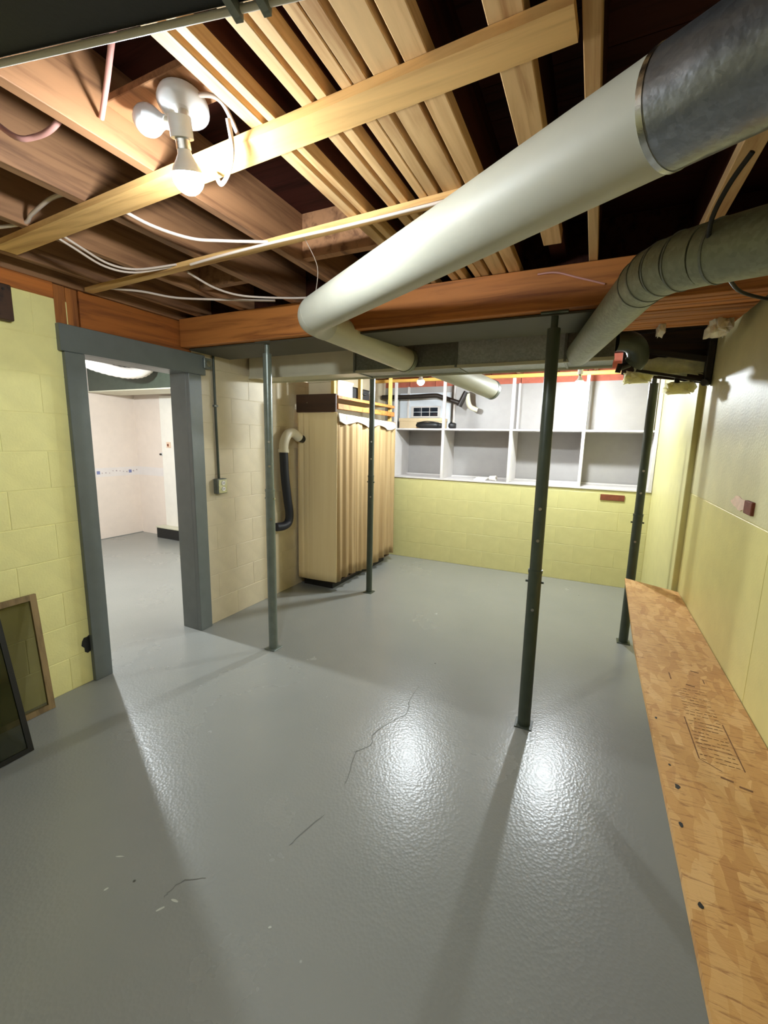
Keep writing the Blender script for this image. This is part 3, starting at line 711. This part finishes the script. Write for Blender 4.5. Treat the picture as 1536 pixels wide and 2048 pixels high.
def rag(name, label, c, dx, dy, dz, mat, seed, cat='insulation', group='torn insulation pieces in the right corner'):
    rnd = random.Random(seed); bm = bmesh.new(); bmesh.ops.create_icosphere(bm, subdivisions=3, radius=1)
    ks = [(rnd.uniform(5, 16), rnd.uniform(3, 9), rnd.uniform(4, 12), rnd.uniform(0, 6)) for _ in range(5)]
    for v_ in bm.verts:
        p = v_.co.copy(); q = [abs(k) ** .45 * (1 if k > 0 else -1) for k in p]
        w = 1 + sum(.11 * math.sin(k[0] * p.x + k[1] * p.y + k[2] * p.z + k[3]) for k in ks)
        v_.co = (c[0] + q[0] * dx * w, c[1] + q[1] * dy * w, c[2] + q[2] * dz * w)
    o = MB().bm(bm).build(name, mat); return tag(o, label, cat, group)
rag('insulation_batt', 'flat cream insulation batt held in the black iron frame', (.385, 3.34, 1.995), .185, .012, .05, 'insul', 1)
rag('insulation_scrap', 'ragged yellow insulation scrap hanging left of the bench-end post', (.215, 3.34, 1.935), .075, .035, .035, 'insul', 2)
rag('insulation_scrap', 'ragged yellow insulation scrap hanging right of the bench-end post', (.455, 3.35, 1.865), .075, .03, .035, 'insul', 3)
rag('insulation_scrap', 'torn white paper scrap stuck between the planks, left one', (.255, 2.70, 2.095), .016, .05, .035, 'insul_white', 4)
rag('insulation_scrap', 'torn white paper scrap stuck between the planks by the right wall', (.50, 2.72, 2.085), .04, .09, .04, 'insul_white', 5)
fe2 = thing('black_elbow', (.08, 3.05, 2.03), 'black round elbow at the right end of the trunk duct', 'pipe elbow')
MB().tube(smoothpath([(.062, 2.98, 2.10), (.12, 3.0, 2.10), (.17, 3.04, 2.075), (.19, 3.08, 2.02), (.17, 3.1, 1.985)], 5), .058, 24).build('elbow_body', 'post', fe2)
MB().tube([(.15, 3.09, 1.985), (.10, 3.08, 1.965)], .02, 12).build('side_tap', 'blackiron', fe2)
MB().tube([(.10, 3.08, 1.985), (.09, 3.08, 1.935)], .016, 12).build('valve_stem', 'blackiron', fe2)

# ================================================================== ELECTRICAL
cn = thing('outlet_box', (-2.64, 2.5, 1.1), 'grey outlet box at the foot of a conduit on the cream wall', 'outlet')
MB().box((XL + .002, 2.452, 1.055), (XL + .05, 2.548, 1.172), .004).build('box_body', 'galv_dark', cn)
MB().box((XL + .05, 2.458, 1.06), (XL + .054, 2.542, 1.167), .001).build('cover_plate', 'steel', cn)
for z in (1.092, 1.138):
    rc = MB().tube([(XL + .053, 2.505, z), (XL + .0585, 2.505, z)], .017, 18).build('receptacle', 'plastic', cn)
    MB().box((XL + .0585, 2.497, z - .006), (XL + .0592, 2.501, z + .006)).build('slot', 'black', rc)
    MB().box((XL + .0585, 2.509, z - .006), (XL + .0592, 2.513, z + .006)).build('slot', 'black', rc)
cnd = thing('wall_conduit', (-2.64, 2.5, 1.172), 'dark metal conduit running up the cream wall beside the door frame', 'conduit')
MB().tube([(XL + .014, 2.5, 1.173), (XL + .014, 2.494, 1.6), (XL + .014, 2.492, 2.098)], .0095, 14).build('conduit_tube', 'post', cnd)
MB().box((XL + .002, 2.476, 1.72), (XL + .026, 2.511, 1.735), .002).build('strap_clip', 'galv_dark', cnd)
jb = thing('junction_box', (-2.61, 2.4, 2.0), 'small grey junction box at the top right corner of the door frame', 'junction box')
MB().box((XL + .002, 2.375, 1.985), (XL + .05, 2.445, 2.06), .004).build('box_body', 'galv_dark', jb)
MB().tube([(XL + .05, 2.41, 2.022), (XL + .056, 2.41, 2.022)], .022, 16).build('knockout_cover', 'steel', jb)
wb_ = thing('wall_bracket', (-2.63, 1.19, 2.0), 'dark brown wooden block on the yellow wall at the left edge', 'bracket')
MB().box((-2.648, 1.06, 2.03), (-2.60, 1.225, 2.195), .004).build('block', 'darkwood', wb_)
MB().tube([(-2.60, 1.19, 2.17), (-2.596, 1.19, 2.17)], .006, 10).build('screw_head', 'blackiron', wb_)

def cable(name, label, pts, r, mat='cable', cat='cable', group=None):
    o = MB().tube(smoothpath(pts, 6), r, 8).build(name, mat); return tag(o, label, cat, group)
cable('ceiling_cable', 'white cable lying over the strapping at the far left', [(-2.3, 1.0, 2.30), (-2.07, 1.037, 2.295), (-1.988, 1.03, 2.31), (-1.834, 1.02, 2.33), (-1.712, 1.03, 2.33)], .007)
cable('ceiling_cable', 'pale cable sagging from the strapping below the glaring bulb', [(-1.561, 1.06, 2.276), (-1.546, 1.19, 2.262), (-1.484, 1.313, 2.255), (-1.40, 1.39, 2.262), (-1.25, 1.49, 2.272)], .006)
cable('ceiling_cable', 'pair of white cables drooping at the left, upper one', [(-1.96, 1.085, 2.276), (-1.99, 1.19, 2.262), (-2.03, 1.342, 2.25), (-1.99, 1.45, 2.258), (-1.81, 1.515, 2.276)], .005)
cable('ceiling_cable', 'pair of white cables drooping at the left, lower one', [(-2.0, 1.085, 2.276), (-2.02, 1.19, 2.258), (-2.06, 1.342, 2.244), (-2.02, 1.46, 2.252), (-1.84, 1.525, 2.276)], .005)
cable('ceiling_cable', 'long white cable running along the narrow strapping strip to the big duct', [(-1.7, 1.50, 2.255), (-1.45, 1.47, 2.25), (-1.16, 1.456, 2.249), (-.853, 1.452, 2.249), (-.45, 1.44, 2.252)], .0055)
cable('ceiling_cable', 'grey-white cable above the door header, front one', [(-2.42, 1.60, 2.272), (-2.297, 1.695, 2.27), (-2.193, 1.817, 2.262), (-2.013, 1.934, 2.265), (-1.72, 2.10, 2.272)], .006)
cable('ceiling_cable', 'grey-white cable reaching the big duct elbow, rear one', [(-1.838, 1.60, 2.276), (-1.845, 1.776, 2.258), (-1.78, 1.916, 2.252), (-1.60, 2.06, 2.262), (-1.45, 2.14, 2.272)], .0055)
cable('ceiling_cable', 'pink cable hanging in the joist bay above the glaring bulb', [(-1.02, .74, 2.44), (-1.09, .763, 2.37), (-1.157, .795, 2.35), (-1.262, .845, 2.33)], .007, 'pink')
cable('ceiling_cable', 'pink cable crossing the leftmost lit joist bay', [(-1.66, .76, 2.40), (-1.54, .774, 2.315), (-1.48, .794, 2.31), (-1.401, .802, 2.32), (-1.32, .81, 2.37)], .0075, 'pink')
cable('ceiling_cable', 'white wire loop arching over the strapping right of the glaring bulb', [(-.99, .92, 2.355), (-.946, .926, 2.345), (-.929, .943, 2.335), (-.928, .971, 2.315), (-.935, 1.0, 2.30)], .006)
cable('ceiling_cable', 'white wire loop hanging below the strapping beside the glaring bulb', [(-.90, .93, 2.285), (-.913, .956, 2.235), (-.97, 1.0, 2.215), (-1.03, 1.03, 2.212), (-1.06, 1.04, 2.25)], .006)
cable('hanging_wire', 'thin wire hanging down to the big duct elbow', [(-1.075, 1.49, 2.26), (-1.13, 1.66, 2.22), (-1.25, 1.82, 2.175)], .0018)
cable('black_cable', 'black cable looped around the smaller round duct at the right', [(.235, 1.20, 2.09), (.21, 1.25, 2.055), (.195, 1.30, 2.005), (.215, 1.375, 1.955), (.26, 1.47, 1.935), (.31, 1.66, 1.99), (.39, 1.86, 2.0), (.52, 2.0, 2.0), (.60, 2.05, 2.01)], .0055, 'black')
cable('ceiling_cable', 'thin pink wire tacked across the timber beam near the smaller duct', [(-.30, 2.195, 2.255), (-.22, 2.19, 2.25), (-.12, 2.192, 2.215), (-.02, 2.195, 2.18)], .004, 'pink')

# ================================================================== FRAMES LEANING ON THE LEFT WALL
def leaning(name, label, base_x, top_x, ya, yb, h, fw, fmat, pmat, pname, cat, th=.02):
    t = thing(name, (base_x, (ya + yb) / 2, 0), label, cat)
    b0 = Vector((base_x, ya, .0)); d = Vector((top_x - base_x, 0, 0)); L_ = math.sqrt(d.x ** 2 + h ** 2)
    upv = Vector((d.x / L_, 0, h / L_)); nv = Vector((upv.z, 0, -upv.x)); Yv = Vector((0, 1, 0))
    def piece(s0, s1, w0, w1, t0, t1, nm, mt):
        vs = []
        for s in (s0, s1):
            for w, tt in ((w0, t0), (w1, t0), (w1, t1), (w0, t1)): vs.append(b0 + upv * s + Yv * w + nv * tt)
        return MB().add(vs, [(3, 2, 1, 0), (4, 5, 6, 7), (0, 1, 5, 4), (1, 2, 6, 5), (2, 3, 7, 6), (3, 0, 4, 7)]).build(nm, mt, t)
    w = yb - ya
    piece(0, L_, 0, fw, 0, th, 'stile', fmat); piece(0, L_, w - fw, w, 0, th, 'stile', fmat)
    piece(0, fw, fw, w - fw, 0, th, 'bottom_rail', fmat); piece(L_ - fw, L_, fw, w - fw, 0, th, 'top_rail', fmat)
    piece(fw, L_ - fw, fw, w - fw, th * .4, th * .55, pname, pmat)
    return t
leaning('window_screen', 'old wooden framed window screen leaning on the yellow wall', -2.57, -2.64, .62, 1.19, .645, .03, 'oldframe', 'screen', 'mesh', 'screen', .018)
leaning('glass_pane', 'black-edged dark glass pane leaning at the left edge', -2.29, -2.585, .30, .955, 1.15, .022, 'black', 'glass', 'glass', 'glass pane', .012)

# ================================================================== BEYOND THE DOORWAY
wbd = thing('wallpaper_border', (-6.24, 4.0, .95), 'patterned wallpaper border with blue motifs across the far room wall', 'border')
MB().box((-6.2495, .25, .895), (-6.247, 4.349, 1.02)).build('strip', 'border', wbd)
M['motif_blue'] = paint('blue_print', lin(120, 126, 168), .7, .15, 0, 40); M['motif_grey'] = paint('grey_print', lin(166, 150, 148), .7, .15, 0, 40)
for k in range(34):
    y = 2.6 + k * .052; big = k % 9 == 4
    s = .032 if big else random.uniform(.010, .018); z = .955 + (0 if big else random.uniform(-.02, .02))
    n = 4 if big else 3
    vs = [(-6.2462, y + s * math.cos(2 * math.pi * (q + .5) / n), z + s * math.sin(2 * math.pi * (q + .5) / n)) for q in range(n)]
    MB().add(vs + [(-6.2469, a_[1], a_[2]) for a_ in vs], [tuple(range(n)), tuple(reversed(range(n, 2 * n)))]).build('motif', 'motif_blue' if big else 'motif_grey', wbd)
wbd2 = tag(MB().box((-6.245, 4.3475, .895), (-5.67, 4.3495, 1.02)).build('wallpaper_border', 'border'), 'short return of the wallpaper border next to the white door', 'border')
fx = thing('flexible_duct', (-4.8, 3.2, 2.17), 'shiny white flexible duct sagging under the ceiling beyond the doorway', 'duct')
k_ = 4.8 / 3.3
pth = [(-4.8, y * k_, 1.5 + (z - 1.5) * k_) for _, y, z in smoothpath([(-3.3, 1.62, 2.118), (-3.3, 1.7, 2.09), (-3.3, 1.919, 2.015), (-3.3, 2.054, 1.98), (-3.3, 2.241, 1.965), (-3.3, 2.38, 1.99), (-3.3, 2.46, 2.05), (-3.3, 2.48, 2.118)], 8)]
MB().tube(pth, [.058 + .005 * (i % 2) for i in range(len(pth))], 18).build('hose_body', 'vinyl', fx)
fx2 = thing('ceiling_pipe', (-5.0, 2.3, 2.34), 'straight pale pipe above the flexible duct beyond the doorway', 'pipe')
MB().tube([(-5.0, 1.8, 2.345), (-5.0, 4.3, 2.345)], .042, 16).build('pipe_body', 'duct', fx2)
for y in (2.8, 3.3, 3.6): MB().tube([(-5.0, y, 2.345), (-5.0, y + .04, 2.345)], .05, 16).build('coupling', 'duct_olive', fx2)
gd = thing('grey_duct', (-4.6, 3.9, 2.05), 'grey boxed duct crossing the room beyond the doorway', 'duct')
MB().box((-6.2, 3.68, 2.06), (-2.85, 4.1, 2.39), .004).build('duct_section', 'post', gd)
MB().box((-6.2, 3.67, 2.045), (-2.85, 4.11, 2.06), .002).build('bottom_strip', 'duct_olive', gd)
hk = thing('light_switch', (-5.52, 4.32, 1.36), 'small red-brown square switch on the white door beyond the doorway', 'switch')
MB().box((-5.55, 4.312, 1.32), (-5.47, 4.324, 1.40), .003).build('plate', 'plaster', hk); MB().box((-5.525, 4.305, 1.34), (-5.50, 4.313, 1.375)).build('toggle', 'brick', hk)
hk2 = thing('wall_button', (-5.70, 4.33, 1.22), 'tiny dark round button on the wall beside the white door beyond the doorway', 'button')
MB().tube([(-5.70, 4.349, 1.22), (-5.70, 4.335, 1.22)], .022, 14).build('rose', 'ceramic', hk2); MB().tube([(-5.70, 4.335, 1.22), (-5.70, 4.315, 1.22)], .014, 14).build('knob', 'blackiron', hk2)
bx = thing('floor_vent', (-5.5, 4.3, 0), 'black low floor vent with a grey top in front of the white door', 'vent')
MB().box((-5.72, 4.20, 0), (-5.0, 4.32, .15), .003).build('vent_body', 'black', bx); MB().box((-5.73, 4.19, .15), (-4.99, 4.322, .17), .003).build('vent_top', 'duct_olive', bx)
